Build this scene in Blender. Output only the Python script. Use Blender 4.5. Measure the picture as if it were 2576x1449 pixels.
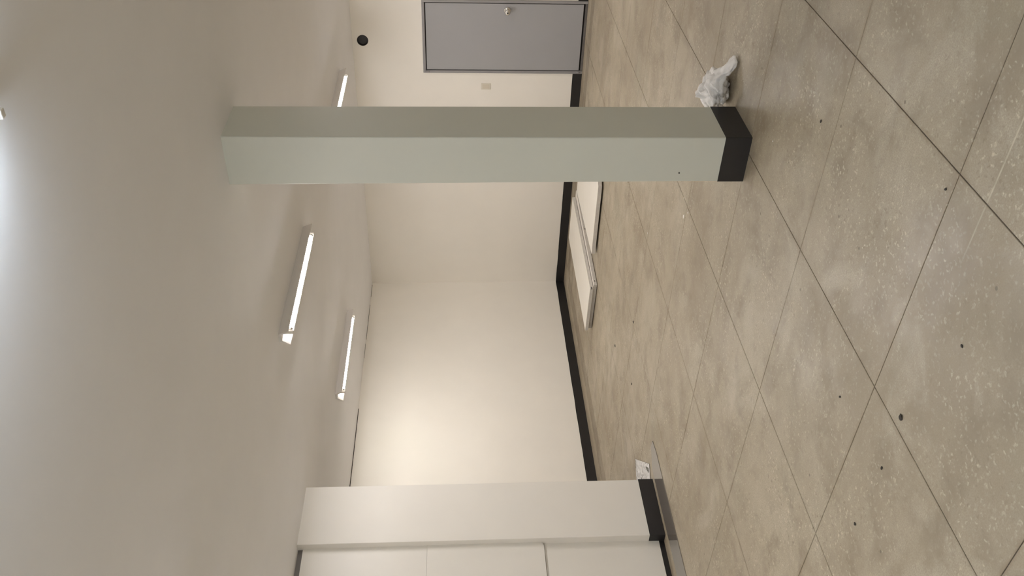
import bpy, bmesh, math, random
from mathutils import Vector, Matrix, noise
from mathutils.geometry import tessellate_polygon

for o in list(bpy.data.objects):
    bpy.data.objects.remove(o, do_unlink=True)
scene = bpy.context.scene
C = scene.collection
rnd = random.Random(7)

# ------------------------------------------------------------------ camera
YAW, PITCH, ROLL, FPX = 0.6658, 0.0648, -0.0089, 2204.0
CAM = Vector((8.5701, -11.0704, 1.7422))
fw = Vector((-math.sin(YAW)*math.cos(PITCH), math.cos(YAW)*math.cos(PITCH), -math.sin(PITCH)))
rt = Vector((math.cos(YAW), math.sin(YAW), 0))
up = rt.cross(fw)
r2 = math.cos(ROLL)*rt + math.sin(ROLL)*up
u2 = -math.sin(ROLL)*rt + math.cos(ROLL)*up
cam_d = bpy.data.cameras.new('camera'); cam = bpy.data.objects.new('camera', cam_d); C.objects.link(cam)
ax, ay, az = -u2, r2, -fw            # the phone was held sideways: the room's down is the picture's right
cam.matrix_world = Matrix(((ax.x, ay.x, az.x, CAM.x), (ax.y, ay.y, az.y, CAM.y), (ax.z, ay.z, az.z, CAM.z), (0, 0, 0, 1)))
cam_d.sensor_fit = 'HORIZONTAL'; cam_d.sensor_width = 36.0; cam_d.lens = FPX/2576*36.0
cam_d.clip_start = 0.05; cam_d.clip_end = 200
scene.camera = cam

# ------------------------------------------------------------------ world, exposure
w = bpy.data.worlds.new('world'); scene.world = w; w.use_nodes = True
w.node_tree.nodes['Background'].inputs[0].default_value = (0.6, 0.7, 0.9, 1)
w.node_tree.nodes['Background'].inputs[1].default_value = 0.3
vs = scene.view_settings
scene.display_settings.display_device = 'sRGB'
vs.view_transform = 'Standard'; vs.look = 'None'; vs.gamma = 1.0; vs.use_curve_mapping = False
vs.exposure = 0.17
scene.cycles.diffuse_bounces = 8; scene.cycles.max_bounces = 12
TUBE_POWER = 190.0

# ------------------------------------------------------------------ helpers
def setp(o, label=None, cat=None, group=None, kind=None):
    if label: o['label'] = label
    if cat: o['category'] = cat
    if group: o['group'] = group
    if kind: o['kind'] = kind
    return o

def empty(name, loc=(0, 0, 0), rz=0.0):
    o = bpy.data.objects.new(name, None); C.objects.link(o)
    o.location = loc; o.rotation_euler = (0, 0, rz); o.empty_display_size = 0.1
    return o

def link(name, me, mat=None, parent=None, loc=None, rot=None):
    o = bpy.data.objects.new(name, me); C.objects.link(o)
    if mat is not None and not me.materials: me.materials.append(mat)
    if parent is not None: o.parent = parent
    if loc is not None: o.location = loc
    if rot is not None: o.rotation_euler = rot
    return o

def mesh_from(bm, name, smooth=False):
    bmesh.ops.recalc_face_normals(bm, faces=bm.faces[:])
    if smooth:
        for f in bm.faces: f.smooth = True
    me = bpy.data.meshes.new(name); bm.to_mesh(me); bm.free()
    return me

def add_box(bm, x0, x1, y0, y1, z0, z1):
    v = [bm.verts.new((x, y, z)) for x in (x0, x1) for y in (y0, y1) for z in (z0, z1)]
    for f in ((0, 1, 3, 2), (4, 6, 7, 5), (0, 4, 5, 1), (2, 3, 7, 6), (0, 2, 6, 4), (1, 5, 7, 3)):
        bm.faces.new([v[i] for i in f])
    return v

def box_me(name, x0, x1, y0, y1, z0, z1, bev=0.0, seg=1):
    bm = bmesh.new(); add_box(bm, x0, x1, y0, y1, z0, z1)
    if bev > 0:
        bmesh.ops.bevel(bm, geom=bm.edges[:], offset=bev, segments=seg, affect='EDGES', profile=0.5)
    return mesh_from(bm, name)

def prism_me(name, pts, z0, z1, bev=0.0):
    bm = bmesh.new()
    a = [bm.verts.new((x, y, z0)) for x, y in pts]; b = [bm.verts.new((x, y, z1)) for x, y in pts]
    n = len(pts)
    bm.faces.new(a[::-1]); bm.faces.new(b)
    for i in range(n): bm.faces.new((a[i], a[(i+1) % n], b[(i+1) % n], b[i]))
    if bev > 0:
        ed = [e for e in bm.edges if abs(e.verts[0].co.z-e.verts[1].co.z) < 1e-6]
        bmesh.ops.bevel(bm, geom=ed, offset=bev, segments=1, affect='EDGES')
    return mesh_from(bm, name)

def add_cyl(bm, p0, p1, r0, r1=None, n=20, caps=True):
    r1 = r0 if r1 is None else r1
    p0, p1 = Vector(p0), Vector(p1); d = (p1-p0).normalized()
    a = Vector((0, 0, 1)) if abs(d.z) < .9 else Vector((1, 0, 0))
    u = d.cross(a).normalized(); v = d.cross(u)
    A = [bm.verts.new(p0+(u*math.cos(t)+v*math.sin(t))*r0) for t in [2*math.pi*i/n for i in range(n)]]
    B = [bm.verts.new(p1+(u*math.cos(t)+v*math.sin(t))*r1) for t in [2*math.pi*i/n for i in range(n)]]
    for i in range(n): bm.faces.new((A[i], A[(i+1) % n], B[(i+1) % n], B[i]))
    if caps: bm.faces.new(A[::-1]); bm.faces.new(B)

def add_lathe(bm, prof, origin, axis, n=24):
    """prof: (distance along axis, radius)"""
    o, d = Vector(origin), Vector(axis).normalized()
    a = Vector((0, 0, 1)) if abs(d.z) < .9 else Vector((1, 0, 0))
    u = d.cross(a).normalized(); v = d.cross(u); rings = []
    for h, r in prof:
        rings.append([bm.verts.new(o+d*h+(u*math.cos(t)+v*math.sin(t))*r) for t in [2*math.pi*i/n for i in range(n)]])
    for A, B in zip(rings, rings[1:]):
        for i in range(n): bm.faces.new((A[i], A[(i+1) % n], B[(i+1) % n], B[i]))
    bm.faces.new(rings[0][::-1]); bm.faces.new(rings[-1])

# ------------------------------------------------------------------ materials
class NT:
    def __init__(self, name):
        self.m = bpy.data.materials.new(name); self.m.use_nodes = True
        self.t = self.m.node_tree; self.b = self.t.nodes['Principled BSDF']
    def n(self, typ, **kw):
        nd = self.t.nodes.new(typ)
        for k, v in kw.items():
            if k.startswith('in_'): nd.inputs[int(k[3:])].default_value = v
            else: setattr(nd, k, v)
        return nd
    def l(self, a, b): self.t.links.new(a, b)
    def noise(self, vec, scale, detail=4, rough=.55, dist=0.0):
        nd = self.n('ShaderNodeTexNoise'); nd.inputs['Scale'].default_value = scale
        nd.inputs['Detail'].default_value = detail; nd.inputs['Roughness'].default_value = rough
        nd.inputs['Distortion'].default_value = dist
        if vec is not None: self.l(vec, nd.inputs['Vector'])
        return nd.outputs['Fac']
    def ramp(self, fac, lo, hi, a=0.0, b=1.0):
        nd = self.n('ShaderNodeMapRange'); nd.clamp = True
        self.l(fac, nd.inputs[0])
        for i, v in zip((1, 2, 3, 4), (lo, hi, a, b)): nd.inputs[i].default_value = v
        return nd.outputs[0]
    def math(self, op, a, b=None, c=None):
        nd = self.n('ShaderNodeMath', operation=op)
        for i, v in enumerate((a, b, c)):
            if v is None: continue
            if isinstance(v, (int, float)): nd.inputs[i].default_value = v
            else: self.l(v, nd.inputs[i])
        return nd.outputs[0]
    def mix(self, fac, a, b, blend='MIX'):
        nd = self.n('ShaderNodeMix', data_type='RGBA', blend_type=blend)
        for i, v in ((0, fac), (6, a), (7, b)):
            if isinstance(v, (int, float)): nd.inputs[i].default_value = v
            elif isinstance(v, tuple): nd.inputs[i].default_value = v if len(v) == 4 else (*v, 1)
            else: self.l(v, nd.inputs[i])
        return nd.outputs[2]
    def bump(self, h, strength=.2, dist=.002):
        nd = self.n('ShaderNodeBump'); nd.inputs['Strength'].default_value = strength
        nd.inputs['Distance'].default_value = dist
        self.l(h, nd.inputs['Height']); self.l(nd.outputs[0], self.b.inputs['Normal'])
    def pos(self): return self.n('ShaderNodeNewGeometry').outputs['Position']
    def col(self, c):
        if isinstance(c, tuple): self.b.inputs['Base Color'].default_value = (*c, 1)
        else: self.l(c, self.b.inputs['Base Color'])
    def rough(self, r):
        if isinstance(r, (int, float)): self.b.inputs['Roughness'].default_value = r
        else: self.l(r, self.b.inputs['Roughness'])

def painted(name, c, rough=.55, var=.03, scale=2.5, bump=.12, bscale=60):
    m = NT(name); p = m.pos()
    a = tuple(x*(1-var) for x in c); b = tuple(min(1, x*(1+var)) for x in c)
    m.col(m.mix(m.noise(p, scale, 5), a, b)); m.rough(rough)
    m.bump(m.noise(p, bscale, 3), bump, .002)
    return m.m

M_WALL = painted('wall_paint', (.86, .825, .755), .6)
M_CEIL = painted('ceiling_paint', (.885, .885, .90), .7, bump=.05)
M_COL = painted('column_paint', (.60, .61, .535), .5)
M_PIL = painted('pillar_paint', (.76, .73, .665), .5)
M_PANEL = painted('panel_paint', (.74, .71, .645), .4, bump=.03)
M_BLACK = painted('black_base_paint', (.012, .011, .011), .45, .3, 8, .2, 40)
M_GAP_SHADE = painted('gap_shade', (.03, .025, .02), .9)  # near-black tone painted in for the shade in narrow gaps
M_TRACK = painted('grey_track', (.17, .155, .14), .6)
M_DOOR = painted('door_grey', (.36, .36, .365), .45, .03, 3, .04, 120)
M_FRAME = painted('frame_grey', (.29, .28, .28), .45, .05, 6)
M_SILL = painted('sill_grey', (.12, .11, .10), .5, .2, 20)
M_BOARD = painted('white_board_face', (.82, .78, .70), .35, .04, 3, .03)
M_EDGE = painted('white_board_edge', (.60, .57, .52), .6, .18, 25, .3, 80)
M_PLASTIC = painted('ivory_plastic', (.70, .66, .56), .35, .01)
M_ROCKER = painted('ivory_rocker', (.66, .60, .49), .3, .01)
M_DUCT_SHADE = painted('duct_shade', (.045, .043, .042), .6, .3, 30)  # dark tone painted in for the shade inside the duct
M_DUCTRING = painted('duct_ring', (.02, .017, .013), .5, .3, 30)
M_HOUSING = painted('white_enamel', (.70, .67, .63), .4, .02)
M_SOCKET = painted('socket_white', (.75, .73, .68), .4)
m = NT('chrome'); m.col((.75, .74, .72)); m.b.inputs['Metallic'].default_value = 1; m.rough(m.ramp(m.noise(m.pos(), 90), .3, .7, .12, .22)); M_CHROME = m.m
m = NT('keyhole_black'); m.col(m.mix(m.noise(m.pos(), 300), (.01, .01, .01), (.02, .02, .02))); m.rough(.5); M_KEY = m.m

def tube_mat(name, c, s):
    m = NT(name); m.col((.9, .9, .9))
    m.b.inputs['Emission Color'].default_value = (*c, 1); m.b.inputs['Emission Strength'].default_value = s
    return m.m
M_TUBE = tube_mat('tube_warm', (1.0, .96, .96), TUBE_POWER)
M_TUBE_COOL = tube_mat('tube_cool', (.76, .87, 1.0), TUBE_POWER*.58)
M_TUBE_OLD = tube_mat('tube_aged', (1.0, .95, .90), TUBE_POWER*.82)

# terrazzo floor: chips, dirt, worn patches, all laid out in room coordinates
def terrazzo(name, tint=(1, 1, 1), gloss=0.0, dirt=0.0):
    m = NT(name); p = m.pos()
    big = m.noise(p, .75, 6, .6, .4)
    mid = m.noise(p, 3.2, 6, .62, .3)
    base = m.mix(m.ramp(big, .35, .65), (.305, .265, .21), (.455, .42, .355))
    base = m.mix(m.ramp(mid, .48, .66, 0, .8), base, (.225, .188, .145))
    base = m.mix(m.ramp(m.noise(p, 1.7, 5, .6, .8), .54, .68, 0, .7), base, (.52, .495, .44))
    base = m.mix(m.ramp(m.noise(p, 1.1, 4, .6), .58, .74, 0, .6), base, (.315, .31, .255))
    # pale chips, showing where the surface is worn
    wear = m.ramp(m.noise(p, 1.9, 5, .65), .40, .64)
    v = m.n('ShaderNodeTexVoronoi'); v.inputs['Scale'].default_value = 54; v.inputs['Randomness'].default_value = 1
    wp = m.n('ShaderNodeVectorMath', operation='ADD')
    ns = m.n('ShaderNodeTexNoise'); ns.inputs['Scale'].default_value = 40; m.l(p, ns.inputs['Vector'])
    sc = m.n('ShaderNodeVectorMath', operation='SCALE'); m.l(ns.outputs['Color'], sc.inputs[0]); sc.inputs['Scale'].default_value = .045
    m.l(p, wp.inputs[0]); m.l(sc.outputs[0], wp.inputs[1]); m.l(wp.outputs[0], v.inputs['Vector'])
    sep = m.n('ShaderNodeSeparateColor'); m.l(v.outputs['Color'], sep.inputs[0])
    inside = m.ramp(v.outputs['Distance'], .22, .52, 1, 0)
    chip = m.math('MULTIPLY', m.math('MULTIPLY', inside, m.ramp(sep.outputs[0], .40, .85)), m.math('MULTIPLY_ADD', wear, .80, .18))
    base = m.mix(m.math('MULTIPLY', chip, 1.0), base, (.66, .63, .555))
    dk = m.math('MULTIPLY', m.math('MULTIPLY', inside, m.ramp(sep.outputs[1], .66, .86)), m.math('MULTIPLY_ADD', wear, .6, .2))
    base = m.mix(dk, base, (.20, .17, .13))
    # fine grain and dark pits
    base = m.mix(m.ramp(m.noise(p, 160, 3, .6), .38, .62, 0, .5), base, (.25, .215, .165))
    v2 = m.n('ShaderNodeTexVoronoi'); v2.inputs['Scale'].default_value = 9.0; m.l(p, v2.inputs['Vector'])
    s2 = m.n('ShaderNodeSeparateColor'); m.l(v2.outputs['Color'], s2.inputs[0])
    pit = m.math('MULTIPLY', m.ramp(v2.outputs['Distance'], .05, .085, 1, 0), m.ramp(s2.outputs[0], .72, .74))
    base = m.mix(m.math('MULTIPLY', pit, .75), base, (.10, .085, .065))
    # a stain of a shape of its own: old wheel and mop marks
    mp = m.n('ShaderNodeMapping'); m.l(p, mp.inputs[0]); mp.inputs['Rotation'].default_value = (0, 0, math.radians(35)); mp.inputs['Scale'].default_value = (.45, 3.2, 1)
    base = m.mix(m.ramp(m.noise(mp.outputs[0], 1.3, 5, .6), .56, .70, 0, .45), base, (.25, .215, .165))
    # grime worked into the slab edges, in uneven patches
    gc = m.n('ShaderNodeTexCoord'); gx = m.n('ShaderNodeSeparateXYZ'); m.l(gc.outputs['Generated'], gx.inputs[0])
    dx = m.math('MINIMUM', gx.outputs[0], m.math('SUBTRACT', 1.0, gx.outputs[0]))
    dy = m.math('MINIMUM', gx.outputs[1], m.math('SUBTRACT', 1.0, gx.outputs[1]))
    edge = m.math('MINIMUM', dx, dy)
    wob = m.math('MULTIPLY_ADD', m.noise(p, 4.5, 5, .65), .085, -.040)
    grime = m.math('MULTIPLY', m.ramp(m.math('SUBTRACT', edge, wob), -.006, .014, 1, 0), m.ramp(m.noise(p, 1.3, 4), .42, .64, .08, .55))
    base = m.mix(grime, base, (.225, .18, .128))
    # one pale scratch across the near slabs
    sp = m.n('ShaderNodeSeparateXYZ'); m.l(p, sp.inputs[0])
    sy = m.math('ABSOLUTE', m.math('ADD', sp.outputs[1], 8.733))
    scr = m.math('MULTIPLY', m.ramp(sy, .002, .005, 1, 0), m.ramp(sp.outputs[0], 6.80, 6.95))
    base = m.mix(m.math('MULTIPLY', scr, m.ramp(m.noise(p, 18, 3), .35, .6, .2, .8)), base, (.56, .53, .46))
    oi = m.n('ShaderNodeObjectInfo')
    base = m.mix(m.ramp(oi.outputs['Random'], 0, 1, 0, .16), base, (.30, .27, .22))
    if dirt > 0: base = m.mix(dirt, base, (.16, .145, .125))
    base = m.mix(1.0, base, tint, 'MULTIPLY')
    m.col(base)
    if gloss > 0: m.rough(gloss)
    else: m.rough(m.ramp(m.noise(p, 2.4, 5, .6), .3, .7, .34, .62))
    h = m.math('ADD', m.math('MULTIPLY', m.noise(p, 14, 4), 1.0), m.math('MULTIPLY', chip, .25))
    m.bump(m.math('SUBTRACT', h, m.math('MULTIPLY', pit, .8)), .22, .003)
    return m.m
M_FLOOR = terrazzo('terrazzo', (.97, .92, .805))
M_BORDER = terrazzo('terrazzo_border_light', (1.02, .97, .86))
M_BORDER2 = terrazzo('terrazzo_border_dark', (.72, .66, .56))
M_JOINT = painted('joint_dirt', (.12, .095, .07), .85, .35, 3)

# ------------------------------------------------------------------ room shell
H = 3.05
RX, RY = 11.2, -15.0          # far sides of the room, behind the camera
XS = [.5, 1.0, 2.01, 3.02, 4.0316, 5.0458, 6.0422, 7.0651, 8.08, 9.09, 10.1, 11.2]
YS = [-.5, -.74, -1.71, -2.69, -3.66, -4.64, -5.6128, -6.5712, -7.5585, -8.5405, -9.52, -10.5, -11.48, -12.46, -13.44, -14.4, -15.0]

floor = link('floor', box_me('floor', -.2, RX+.2, RY-.2, .2, -.15, -.004), M_JOINT)
setp(floor, 'worn beige terrazzo floor of square slabs with thin dark joints', kind='structure')
G = .0022
slab_cache = {}
def slab(x0, x1, y0, y1, name='floor_slab', mat=None, g=G):
    sx, sy = round(x1-x0-2*g, 4), round(y1-y0-2*g, 4)
    key = (sx, sy, name, mat.name)
    if key not in slab_cache:
        bm = bmesh.new(); add_box(bm, -sx/2, sx/2, -sy/2, sy/2, -.02, 0)
        ed = [e for e in bm.edges if e.verts[0].co.z > -.001 and e.verts[1].co.z > -.001]
        bmesh.ops.bevel(bm, geom=ed, offset=.0015, segments=1, affect='EDGES')
        me = mesh_from(bm, name); me.materials.append(mat); slab_cache[key] = me
    o = link(name, slab_cache[key], None, floor, ((x0+x1)/2, (y0+y1)/2, 0))
    return o
for i in range(len(XS)-1):
    for j in range(len(YS)-1):
        slab(XS[i], XS[i+1], YS[j+1], YS[j], 'floor_slab', M_FLOOR)
# border bands along the two far walls
for k in range(8):
    y1 = -.5-k*1.8125; y0 = y1-1.8125
    slab(0, .27, y0, y1, 'border_slab', M_BORDER, .001); slab(.27, .5, y0, y1, 'border_slab', M_BORDER2, .001)
for k in range(6):
    x0 = .5+k*1.78333; x1 = x0+1.78333
    slab(x0, x1, -.27, 0, 'border_slab', M_BORDER, .001); slab(x0, x1, -.5, -.27, 'border_slab', M_BORDER2, .001)
slab(0, .5, -.5, 0, 'border_slab', M_BORDER, .001)

ceiling = link('ceiling', box_me('ceiling', -.2, RX+.2, RY-.2, .2, H, H+.15), M_CEIL)
setp(ceiling, 'plain off-white painted ceiling', kind='structure')
wl = link('wall_left', box_me('wall_left', -.2, 0, RY-.2, .2, -.15, H+.05), M_WALL)
setp(wl, 'plain cream painted wall left of the room corner', kind='structure')
wb = link('wall_back', box_me('wall_back', 0, RX, RY-.2, RY, -.15, H+.05), M_WALL)
setp(wb, 'cream painted wall behind the viewer', kind='structure')
ws = link('wall_side', box_me('wall_side', RX, RX+.2, RY-.2, .2, -.15, H+.05), M_WALL)
setp(ws, 'cream painted wall out of view on the door side', kind='structure')

# wall with the door opening and the round duct hole
DX0, DX1, DZ1 = 3.567, 4.560, 2.140
VX, VZ, VR = 4.004, 2.918, .073
def wall_right():
    th = .2
    outer = [(0, -.15), (DX0, -.15), (DX0, DZ1), (DX1, DZ1), (DX1, -.15), (RX, -.15), (RX, H+.05), (0, H+.05)]
    circ = [(VX+VR*math.cos(t), VZ+VR*math.sin(t)) for t in [2*math.pi*k/32 for k in range(32)]]
    allp = outer+circ
    tris = tessellate_polygon([[Vector((x, z, 0)) for x, z in outer], [Vector((x, z, 0)) for x, z in circ]])
    bm = bmesh.new()
    f = [bm.verts.new((x, 0, z)) for x, z in allp]; b = [bm.verts.new((x, th, z)) for x, z in allp]
    for t in tris:
        try: bm.faces.new([f[i] for i in t]); bm.faces.new([b[i] for i in t][::-1])
        except ValueError: pass
    for off, n in ((0, len(outer)), (len(outer), len(circ))):
        for i in range(n):
            a, c = off+i, off+(i+1) % n
            bm.faces.new((f[a], f[c], b[c], b[a]))
    return mesh_from(bm, 'wall_right')
wr = link('wall_right', wall_right(), M_WALL)
setp(wr, 'cream painted wall with the grey door, right of the room corner', kind='structure')

# black painted base bands with slightly wavy brush edges
def base_band(name, length, h, amp=.003, th=.004, seed=0):
    n = max(4, int(length/.05)); bm = bmesh.new(); cols = []
    for i in range(n+1):
        s = length*i/n
        z = h+amp*noise.noise(Vector((s*3.1, seed, 0)))+amp*.5*noise.noise(Vector((s*19, seed, 3)))
        cols.append([bm.verts.new(c) for c in ((s, 0, 0), (s, -th, 0), (s, -th, z), (s, 0, z))])
    for A, B in zip(cols, cols[1:]):
        for k in range(4): bm.faces.new((A[k], B[k], B[(k+1) % 4], A[(k+1) % 4]))
    bm.faces.new(cols[0]); bm.faces.new(cols[-1][::-1])
    return mesh_from(bm, name)
b = link('baseboard_right', base_band('baseboard_right', DX0, .128, seed=1), M_BLACK, None, (0, 0, 0))
setp(b, 'black painted base band between the corner and the grey door', kind='structure')
b = link('baseboard_right', base_band('baseboard_right', RX-DX1, .128, seed=2), M_BLACK, None, (DX1, 0, 0))
setp(b, 'black painted base band beyond the knob side of the grey door', kind='structure')
b = link('baseboard_left', base_band('baseboard_left', 15.0, .128, seed=3), M_BLACK, None, (0, -15.0, 0), (0, 0, math.pi/2))
setp(b, 'black painted base band along the plain wall left of the corner', kind='structure')

# dark strips stand in for the shade in the crack between ceiling and left wall
gap = empty('trim_1', (0, 0, H)); setp(gap, 'thin dark strips for the shade in the crack between the ceiling and the left wall', kind='structure')
for y0, y1, t in ((-.05, -.35, .004), (-.55, -1.35, .004), (-1.45, -1.75, .003), (-2.75, -4.3, .008), (-4.3, -5.6, .006)):
    link('crack', box_me('crack', .0, .006, y1, y0, -t, 0), M_GAP_SHADE, gap)

# ------------------------------------------------------------------ grey door
door = empty('door_1', (DX0, 0, 0)); setp(door, 'grey painted metal door with a round chrome knob', kind='structure')
DW = DX1-DX0; FW_ = .035
link('door_jamb', box_me('door_jamb', 0, FW_, -.022, .12, 0, DZ1, .004), M_FRAME, door)
link('door_jamb', box_me('door_jamb', DW-FW_, DW, -.022, .12, 0, DZ1, .004), M_FRAME, door)
link('door_head', box_me('door_head', FW_, DW-FW_, -.022, .12, DZ1-FW_, DZ1, .004), M_FRAME, door)
link('door_sill', box_me('door_sill', FW_, DW-FW_, -.020, .12, 0, .028, .003), M_SILL, door)
link('door_gap_shade', box_me('door_gap_shade', FW_, DW-FW_, .03, .06, .028, DZ1-FW_), M_GAP_SHADE, door)  # dark backing sheet stands in for the shade around the leaf
leaf = link('door_leaf', box_me('door_leaf', FW_+.009, DW-FW_-.013, -.006, .03, .050, DZ1-FW_-.012, .002), M_DOOR, door)
knob_o = Vector((4.425-DX0, -.008, 1.04))
bm = bmesh.new()
add_lathe(bm, [(0, .036), (.004, .036), (.008, .031), (.012, .016), (.035, .014), (.040, .020), (.046, .028), (.060, .030), (.070, .026), (.075, .016), (.076, .010)], knob_o, (0, -1, 0), 28)
for v in bm.verts: v.co = knob_o+(v.co-knob_o)*1.25
kn = link('door_knob', mesh_from(bm, 'door_knob', True), M_CHROME, leaf); setp(kn, 'round chrome knob')
bm = bmesh.new(); add_cyl(bm, knob_o+Vector((0, -.0945, 0)), knob_o+Vector((0, -.098, 0)), .010, n=14)
link('keyhole', mesh_from(bm, 'keyhole'), M_KEY, leaf)
for z in (.06, 2.085):
    bm = bmesh.new(); add_cyl(bm, (FW_*.6, -.026, z-.03), (FW_*.6, -.026, z+.03), .011, n=12)
    link('pivot_hinge', mesh_from(bm, 'pivot_hinge', True), M_FRAME, door)

# ------------------------------------------------------------------ duct and switch on the door wall
duct = empty('vent_duct', (VX, 0, VZ)); setp(duct, 'round dark duct hole high on the wall above the grey door', 'vent')
bm = bmesh.new(); n = 32
for (ra, ya), (rb, yb) in (((VR, -.004), (VR, .19)), ((VR-.006, -.004), (VR-.006, .19)), ((VR, -.004), (VR-.006, -.004))):
    A = [bm.verts.new((ra*math.cos(2*math.pi*k/n), ya, ra*math.sin(2*math.pi*k/n))) for k in range(n)]
    B = [bm.verts.new((rb*math.cos(2*math.pi*k/n), yb, rb*math.sin(2*math.pi*k/n))) for k in range(n)]
    for k in range(n): bm.faces.new((A[k], A[(k+1) % n], B[(k+1) % n], B[k]))
link('duct_ring', mesh_from(bm, 'duct_ring', True), M_DUCTRING, duct)
bm = bmesh.new(); add_cyl(bm, (0, .04, 0), (0, .05, 0), VR-.007, n=32)
link('duct_shade_disc', mesh_from(bm, 'duct_shade_disc'), M_DUCT_SHADE, duct)  # dark end disc stands in for the shade deep in the hole

sw = empty('light_switch', (3.369, 0, 1.30)); setp(sw, 'small ivory rocker light switch beside the grey door', 'switch')
link('switch_plate', box_me('switch_plate', -.045, .045, -.010, 0, -.064, .064, .003, 2), M_PLASTIC, sw)
link('rocker', box_me('rocker', -.030, .030, -.0135, -.009, -.047, .047, .002, 2), M_ROCKER, sw)

# ------------------------------------------------------------------ green-grey column
col = empty('square_column', (6.0, -6.39, 0)); setp(col, 'pale green-grey square column with a black painted base', 'column')
def hexa(name, bot, top, z0, z1, bev=0.0):
    bm = bmesh.new()
    a = [bm.verts.new((x, y, z0)) for x, y in bot]; b = [bm.verts.new((x, y, z1)) for x, y in top]
    bm.faces.new(a[::-1]); bm.faces.new(b)
    for i in range(4): bm.faces.new((a[i], a[(i+1) % 4], b[(i+1) % 4], b[i]))
    if bev > 0:
        ed = [e for e in bm.edges if abs(e.verts[0].co.z-e.verts[1].co.z) > .5*(z1-z0)]
        bmesh.ops.bevel(bm, geom=ed, offset=bev, segments=3, affect='EDGES', profile=.5)
    return mesh_from(bm, name)
def quad(x0, x1, y0, y1): return [(x0-6.0, y0+6.39), (x1-6.0, y0+6.39), (x1-6.0, y1+6.39), (x0-6.0, y1+6.39)]
BH = .157
link('column_shaft', hexa('column_shaft', quad(5.857, 6.150, -6.590, -6.192), quad(5.836, 6.150, -6.590, -6.208), BH-.01, H, .006), M_COL, col)
link('column_base', hexa('column_base', quad(5.854, 6.153, -6.593, -6.189), quad(5.854, 6.153, -6.593, -6.189), 0, BH, .006), M_BLACK, col)
bm = bmesh.new(); add_cyl(bm, (5.916-6.0, -6.590+6.39, .40), (5.916-6.0, -6.594+6.39, .40), .0045, n=10)
nl = link('nail_head', mesh_from(bm, 'nail_head'), M_KEY, col); setp(nl, 'tiny black nail head')

# ------------------------------------------------------------------ white pillar and panelled partition
PX, PY0, PY1 = 2.45, -6.65, -6.06
pil = empty('wall_pillar', (PX, (PY0+PY1)/2, 0)); setp(pil, 'wide off-white pillar with a black base at the end of the panel partition', 'column')
hy = (PY1-PY0)/2
def pq(e=0.0): return [(-.42, -hy-e), (e, -hy-e), (e, hy+e), (-.42, hy+e)]
link('pillar_shaft', hexa('pillar_shaft', pq(), pq(), .115, H, .004), M_PIL, pil)
link('pillar_base', hexa('pillar_base', pq(.004), pq(.004), 0, .132, .004), M_BLACK, pil)

part = empty('wall_partition', (2.38, PY0, 0)); setp(part, 'off-white partition of three stacked panels beside the white pillar', kind='structure')
PL = 8.3
def yz_prism(name, pts, x0, x1):
    bm = bmesh.new()
    a = [bm.verts.new((x0, y, z)) for y, z in pts]; b = [bm.verts.new((x1, y, z)) for y, z in pts]; n = len(pts)
    bm.faces.new(a[::-1]); bm.faces.new(b)
    for i in range(n): bm.faces.new((a[i], a[(i+1) % n], b[(i+1) % n], b[i]))
    bmesh.ops.bevel(bm, geom=[e for e in bm.edges if e.verts[0].co.x == x1 and e.verts[1].co.x == x1], offset=.003, segments=2, affect='EDGES')
    return mesh_from(bm, name)
def panel_outline(z0, z1, y1, r):
    pts = [(-PL, z0)]
    for k in range(7):
        t = -math.pi/2+math.pi/2*k/6; pts.append((y1-r+r*math.cos(t), z0+r+r*math.sin(t)))
    return pts+[(y1, z1), (-PL, z1)]
link('panel', yz_prism('panel', panel_outline(.046, 1.018, 0, .006), -.12, -.004), M_PANEL, part)
link('panel', yz_prism('panel', panel_outline(1.023, 1.992, 0, .035), -.12, .016), M_PANEL, part)
link('panel', yz_prism('panel', panel_outline(1.9935, 3.008, 0, .004), -.12, .012), M_PANEL, part)
link('top_track', box_me('top_track', -.10, -.004, -PL, 0, 3.008, H), M_TRACK, part)
link('kick_board', box_me('kick_board', -.10, -.012, -PL, 0, 0, .046), M_BLACK, part)

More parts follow.
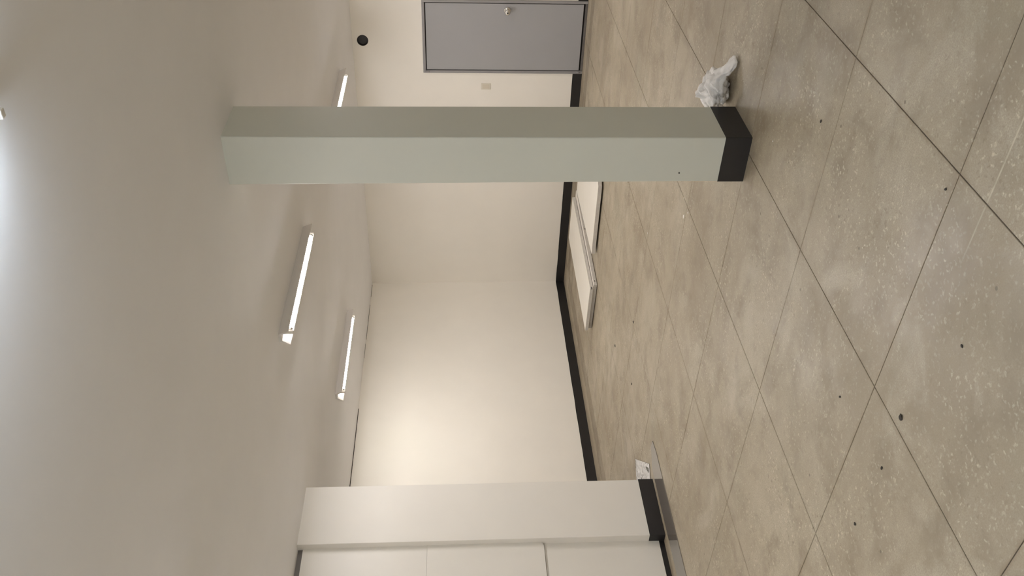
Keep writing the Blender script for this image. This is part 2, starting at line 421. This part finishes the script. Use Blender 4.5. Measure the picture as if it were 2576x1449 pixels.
# ------------------------------------------------------------------ ceiling fluorescent lights
def make_light(tube_m, bare=False):
    L = 1.42
    root = empty('fluorescent_light', (0, 0, H))
    # inverted trough reflector: narrow top on the ceiling, flared skirts down to tube level
    prof = [(-.036, 0), (-.066, -.077), (-.064, -.079), (-.026, -.022), (.026, -.022), (.064, -.079), (.066, -.077), (.036, 0)]
    if bare:        # plain batten: a narrow body with the tube hanging free below it
        prof = [(-.026, 0), (-.026, -.030), (-.022, -.036), (-.010, -.038), (.010, -.038), (.022, -.036), (.026, -.030), (.026, 0)]
    bm = bmesh.new()
    a = [bm.verts.new((x, -L/2, z)) for x, z in prof]; b = [bm.verts.new((x, L/2, z)) for x, z in prof]; n = len(prof)
    for i in range(n): bm.faces.new((a[i], a[(i+1) % n], b[(i+1) % n], b[i]))
    for ring in (a, b):
        bm.faces.new((ring[0], ring[1], ring[2], ring[3])); bm.faces.new((ring[0], ring[3], ring[4], ring[7])); bm.faces.new((ring[4], ring[5], ring[6], ring[7]))
    nm = 'batten' if bare else 'reflector'
    link(nm, mesh_from(bm, nm), M_HOUSING, root)
    bm = bmesh.new(); add_cyl(bm, (0, -L/2+.085, -.074), (0, L/2-.085, -.074), .0165, n=20)
    link('tube', mesh_from(bm, 'tube', True), tube_m, root)
    for s in (-1, 1):
        me = box_me('lamp_holder', -.014, .014, -.012, .012, -.098, -.02, .004, 2)
        link('lamp_holder', me, M_SOCKET, root, (0, s*(L/2-.072), 0))
        bm = bmesh.new(); add_cyl(bm, (0, s*(L/2-.084), -.074), (0, s*(L/2-.108), -.074), .0172, n=20)
        link('tube_cap', mesh_from(bm, 'tube_cap', True), M_CHROME, root)
    return root
def copy_tree(o, parent=None):
    c = o.copy(); C.objects.link(c); c.parent = parent
    for ch in list(o.children): copy_tree(ch, c)
    return c
proto = make_light(M_TUBE)
LIGHTS = [((4.22, -5.40), 'lit fluorescent ceiling light nearest the green-grey column, largest of the row'),
          ((4.22, -2.20), 'lit fluorescent ceiling light half hidden behind the top of the green-grey column'),
          ((1.72, -3.52), 'lit fluorescent ceiling light close to the plain wall left of the corner'),
          ((4.30, -9.20), 'added fluorescent fill light out of view in front of the panel partition'),  # added out of frame to brighten the partition, walls and ceiling
          ((4.30, -12.60), 'added unseen fluorescent fill light at the far end of the panel partition, behind the viewer'),  # added unseen lamp that raises the bounce light in the room
          ((7.42, -2.20), 'added fluorescent fill light out of view beyond the knob side of the door')]  # added out of frame to lift the far walls and ceiling
for i, ((x, y), lab) in enumerate(LIGHTS):
    o = proto if i == 0 else copy_tree(proto)
    o.location = (x, y, H)
    if i == 2:
        for ch in o.children:
            if ch.name.startswith('tube') and 'cap' not in ch.name: ch.data = ch.data.copy(); ch.data.materials[0] = M_TUBE_OLD
    setp(o, lab, 'ceiling light', 'fluorescent ceiling lights')
for (x, y), lab in (((7.44, -9.488), 'cool white fluorescent ceiling light at the picture edge above the viewer'),
                    ((7.42, -12.80), 'added unseen cool white fluorescent fill light behind the viewer, nearest the back wall'),  # added unseen lamp, cool fill for the ceiling
                    ((10.0, -11.20), 'added cool white fluorescent fill light out of view beside the viewer')):  # added out of frame as cool fill from the side
    o = make_light(M_TUBE_COOL, True); o.location = (x, y, H)
    setp(o, lab, 'ceiling light', 'fluorescent ceiling lights')

# ------------------------------------------------------------------ white door slabs lying on the floor
def board(name, label, cx, cy, w_, l_, z0, t, rz, outline=None):
    root = empty(name, (cx, cy, z0), rz); setp(root, label, 'board', 'white slabs lying by the far wall')
    o = outline or [(-w_/2, -l_/2), (w_/2, -l_/2), (w_/2, l_/2), (-w_/2, l_/2)]
    link('board_core', prism_me('board_core', o, 0, t-.004), M_EDGE, root)
    link('board_face', prism_me('board_face', o, t-.004, t, .0015), M_BOARD, root)
    return root
bl = board('white_slab', 'lower of two stacked white slabs on the floor by the corner', 1.712, -1.665,   .735, 2.0, .007, .040, math.radians(-3.3))
bt = board('white_slab', 'upper of two stacked white slabs on the floor by the corner', 1.662, -1.70, .70, 1.99, .053, .040, math.radians(-1.7))
ol = [(-.49, -.77), (.455, -.77)]
for k in range(1, 6):
    t = math.pi-math.pi/2*k/5; ol.append((.495+.04*math.cos(t), -.77+.04*math.sin(t)))
ol += [(.495, .77), (-.49, .77)]
b3 = board('white_slab', 'single white slab lying beside the stacked pair, half hidden by the column', 2.76, -1.63, 0, 0, .022, .046, math.radians(2.0), ol)
for bb, zz in ((bl, -.007), (bt, -.006)):
    for y in (-.8, 0, .8):
        link('batten_strip', box_me('batten_strip', -.30, .30, y-.02, y+.02, zz, 0), M_EDGE, bb)
for x, y in ((-.35, -.6), (.35, -.6), (-.35, .6), (.35, .6)):
    link('support_block', box_me('support_block', x-.03, x+.03, y-.03, y+.03, -.022, 0), M_EDGE, b3)
for ob, pts in ((bt, ((.35, -.985, .018, .016), (.345, .60, .012, .01))), (bl, ((.365, -.93, .018, .014), (.3675, .12, .010, .018)))):
    for x, y, r, h in pts:
        link('dent', box_me('dent', x-.012, x+.003, y-r, y+r, .020-h/2, .020+h/2, .002), M_SILL, ob)

# ------------------------------------------------------------------ knotted plastic bag beside the column
m = NT('thin_white_plastic'); p = m.pos()
m.col(m.mix(m.noise(p, 30, 4), (.84, .82, .80), (.95, .93, .91))); m.rough(.25)
m.b.inputs['Subsurface Weight'].default_value = .45; m.b.inputs['Subsurface Radius'].default_value = (.03, .03, .03)
m.bump(m.noise(p, 55, 5, .6, 1.6), .6, .006); M_BAG = m.m
bag = empty('plastic_bag', (6.17, -5.985, 0)); setp(bag, 'crumpled white plastic bag on the floor behind the column base', 'bag')
bm = bmesh.new(); bmesh.ops.create_icosphere(bm, subdivisions=5, radius=1)
for v in bm.verts:
    d = v.co.normalized()
    r = 1+.10*noise.noise(d*1.6+Vector((3, 1, 0)))+.16*abs(noise.noise(d*2.2))+.06*abs(noise.noise(d*5+Vector((5, 0, 0))))+.02*abs(noise.noise(d*11))-.04
    for sc_, am in ((1.35, .20), (2.6, .07)):
        vd = noise.voronoi(d*sc_+Vector((1.3, 2.1, .7)))[0]; r -= am*max(0, .30-(vd[1]-vd[0]))/.30*.8-am*.3
    z = d.z*r
    peak = max(0, d.z)**3
    x = d.x*r*.122*(1-.60*peak); y = d.y*r*.116*(1-.60*peak)
    zz = .082+z*.088*(1+.25*peak)
    zz = max(.002, zz)
    v.co = Vector((x-.045*peak, y+.015*peak, zz))
link('bag_body', mesh_from(bm, 'bag_body', True), M_BAG, bag)
bm = bmesh.new(); nu, nv = 26, 20; rows = []
P0, P1, P2 = Vector((.02, -.02, .10)), Vector((.13, -.05, .075)), Vector((.245, -.105, .016))
for i in range(nu+1):
    t = i/nu; c = P0*(1-t)**2+P1*2*t*(1-t)+P2*t*t
    d = ((P1-P0)*(1-t)+(P2-P1)*t).normalized(); s = d.cross(Vector((0, 0, 1))).normalized(); u_ = s.cross(d)
    wd = .085*(1-t)**1.2+.028+.012*math.sin(t*9); hh = .055*(1-t)**1.3+.010
    ring = []
    for k in range(nv):
        a = 2*math.pi*k/nv
        vd = noise.voronoi(Vector((math.cos(a)*1.2, math.sin(a)*1.2, t*5)))[0]
        cr = 1+.30*noise.noise(Vector((a*1.6, t*9, 2)))+.12*math.sin(a*5+t*6)-.28*max(0, .3-(vd[1]-vd[0]))/.3
        q = c+s*math.cos(a)*wd*cr+u_*math.sin(a)*hh*cr
        q.z = max(.002, q.z); ring.append(bm.verts.new(q))
    rows.append(ring)
for A, B in zip(rows, rows[1:]):
    for k in range(nv): bm.faces.new((A[k], A[(k+1) % nv], B[(k+1) % nv], B[k]))
bm.faces.new(rows[-1]); bm.faces.new(rows[0][::-1])
link('bag_handle', mesh_from(bm, 'bag_handle', True), M_BAG, bag)

# ------------------------------------------------------------------ glossy strip and wrapper by the white pillar
m = NT('glossy_sheet'); p = m.pos()
m.col(m.mix(m.noise(p, 6, 5), (.12, .105, .088), (.17, .15, .125))); m.rough(.06); m.b.inputs['IOR'].default_value = 2.8
m.bump(m.noise(p, 5, 3), .06, .004); M_SHEET = m.m
sh = link('plastic_sheet', prism_me('plastic_sheet', [(2.535, -9.4), (2.772, -9.4), (2.772, -6.02), (2.745, -5.87), (2.66, -5.86), (2.53, -6.02)], 0, .006, .001), M_SHEET)
setp(sh, 'long narrow glossy sheet lying along the foot of the white pillar', 'sheet')
m = NT('printed_film'); p = m.pos()
m.col(m.mix(m.ramp(m.noise(p, 9, 3), .55, .60), (.62, .61, .60), (.05, .055, .04))); m.rough(.2)
m.bump(m.noise(p, 40, 4), .3, .004); M_FILM = m.m
bm = bmesh.new(); nx, ny = 40, 30; g = []
for i in range(nx+1):
    row = []
    for j in range(ny+1):
        u_, v_ = i/nx-.5, j/ny-.5
        h = .03*abs(noise.noise(Vector((u_*4, v_*4, 1))))+.025*abs(noise.noise(Vector((u_*9, v_*9, 4))))
        h *= max(0, 1-(2*abs(u_))**4)*max(0, 1-(2*abs(v_))**4)
        row.append(bm.verts.new((u_*.62, v_*.30*(1-.5*u_), .003+h)))
    g.append(row)
for i in range(nx):
    for j in range(ny): bm.faces.new((g[i][j], g[i+1][j], g[i+1][j+1], g[i][j+1]))
fl = link('plastic_film', mesh_from(bm, 'plastic_film', True), M_FILM, None, (2.16, -5.80, .002), (0, 0, math.radians(-38)))
md = fl.modifiers.new('thickness', 'SOLIDIFY'); md.thickness = .001
setp(fl, 'crumpled pale plastic film with dark marks on the floor behind the white pillar', 'film')

# ------------------------------------------------------------------ small litter on the floor
m = NT('dark_lump'); m.col(m.mix(m.noise(m.pos(), 200, 3), (.02, .018, .013), (.06, .05, .04))); m.rough(.8); M_LUMP = m.m
m = NT('pale_chip'); m.col(m.mix(m.noise(m.pos(), 200, 3), (.75, .72, .66), (.88, .86, .80))); m.rough(.6); M_CHIP = m.m
def crumb(name, mat, label, cat, group, x, y, sx, sy, sz, rz, seed):
    bm = bmesh.new(); bmesh.ops.create_icosphere(bm, subdivisions=2, radius=1)
    for v in bm.verts:
        r = 1+.45*noise.noise(v.co*1.7+Vector((seed*3.7, 0, 0)))
        v.co = Vector((v.co.x*r*sx, v.co.y*r*sy, max(-.6, v.co.z*r)*sz+.6*sz))
    o = link(name, mesh_from(bm, name), mat, None, (x, y, .0), (0, 0, rz))
    setp(o, label, cat, group); return o
crumb('dark_crumb', M_LUMP, 'largest dark crumb on the near floor, just past a slab joint', 'crumb', 'dark crumbs on the floor', 6.104, -8.774, .013, .010, .006, .5, 1)
FARC = 'small dark crumb far across the floor toward the plain left wall'
for k, (x, y, s, lab) in enumerate([
        (6.677, -7.399, .008, 'small dark crumb on the slab just in front of the column base'),
        (6.603, -8.913, .007, 'small dark crumb on the nearest slab, toward the viewer from the largest crumb'),
        (5.777, -8.335, .007, 'small dark crumb just across the joint crossing from the largest crumb'),
        (5.822, -8.79, .008, 'small dark crumb first in line from the largest crumb toward the partition'),
        (5.438, -8.779, .008, 'small dark crumb second in line from the largest crumb toward the partition'),
        (6.98, -8.50, .007, 'small dark crumb beside the joint crossing by the pale floor scratch'),
        (3.05, -4.6, .016, FARC), (2.2, -4.0, .018, FARC), (2.5, -4.9, .016, FARC)]):
    crumb('dark_crumb', M_LUMP, lab, 'crumb', 'dark crumbs on the floor', x, y, s, s*.7, .004, k*1.1, k+2)
SMALLC = 'small white chip close beside the largest white chip left of the column'
for k, (x, y, s, lab) in enumerate([
        (4.927, -5.571, .018, 'largest white chip of debris on the floor left of the column base'),
        (5.02, -5.66, .009, SMALLC), (6.296, -6.896, .006, 'small white chip in front of the black column base'),
        (5.05, -5.50, .008, SMALLC), (4.12, -4.62, .010, 'small white chip midway between the column and the white slabs')]):
    crumb('pale_chip', M_CHIP, lab, 'chip', 'white chips on the floor', x, y, s, s*.6, .003, k*.9, k+20)
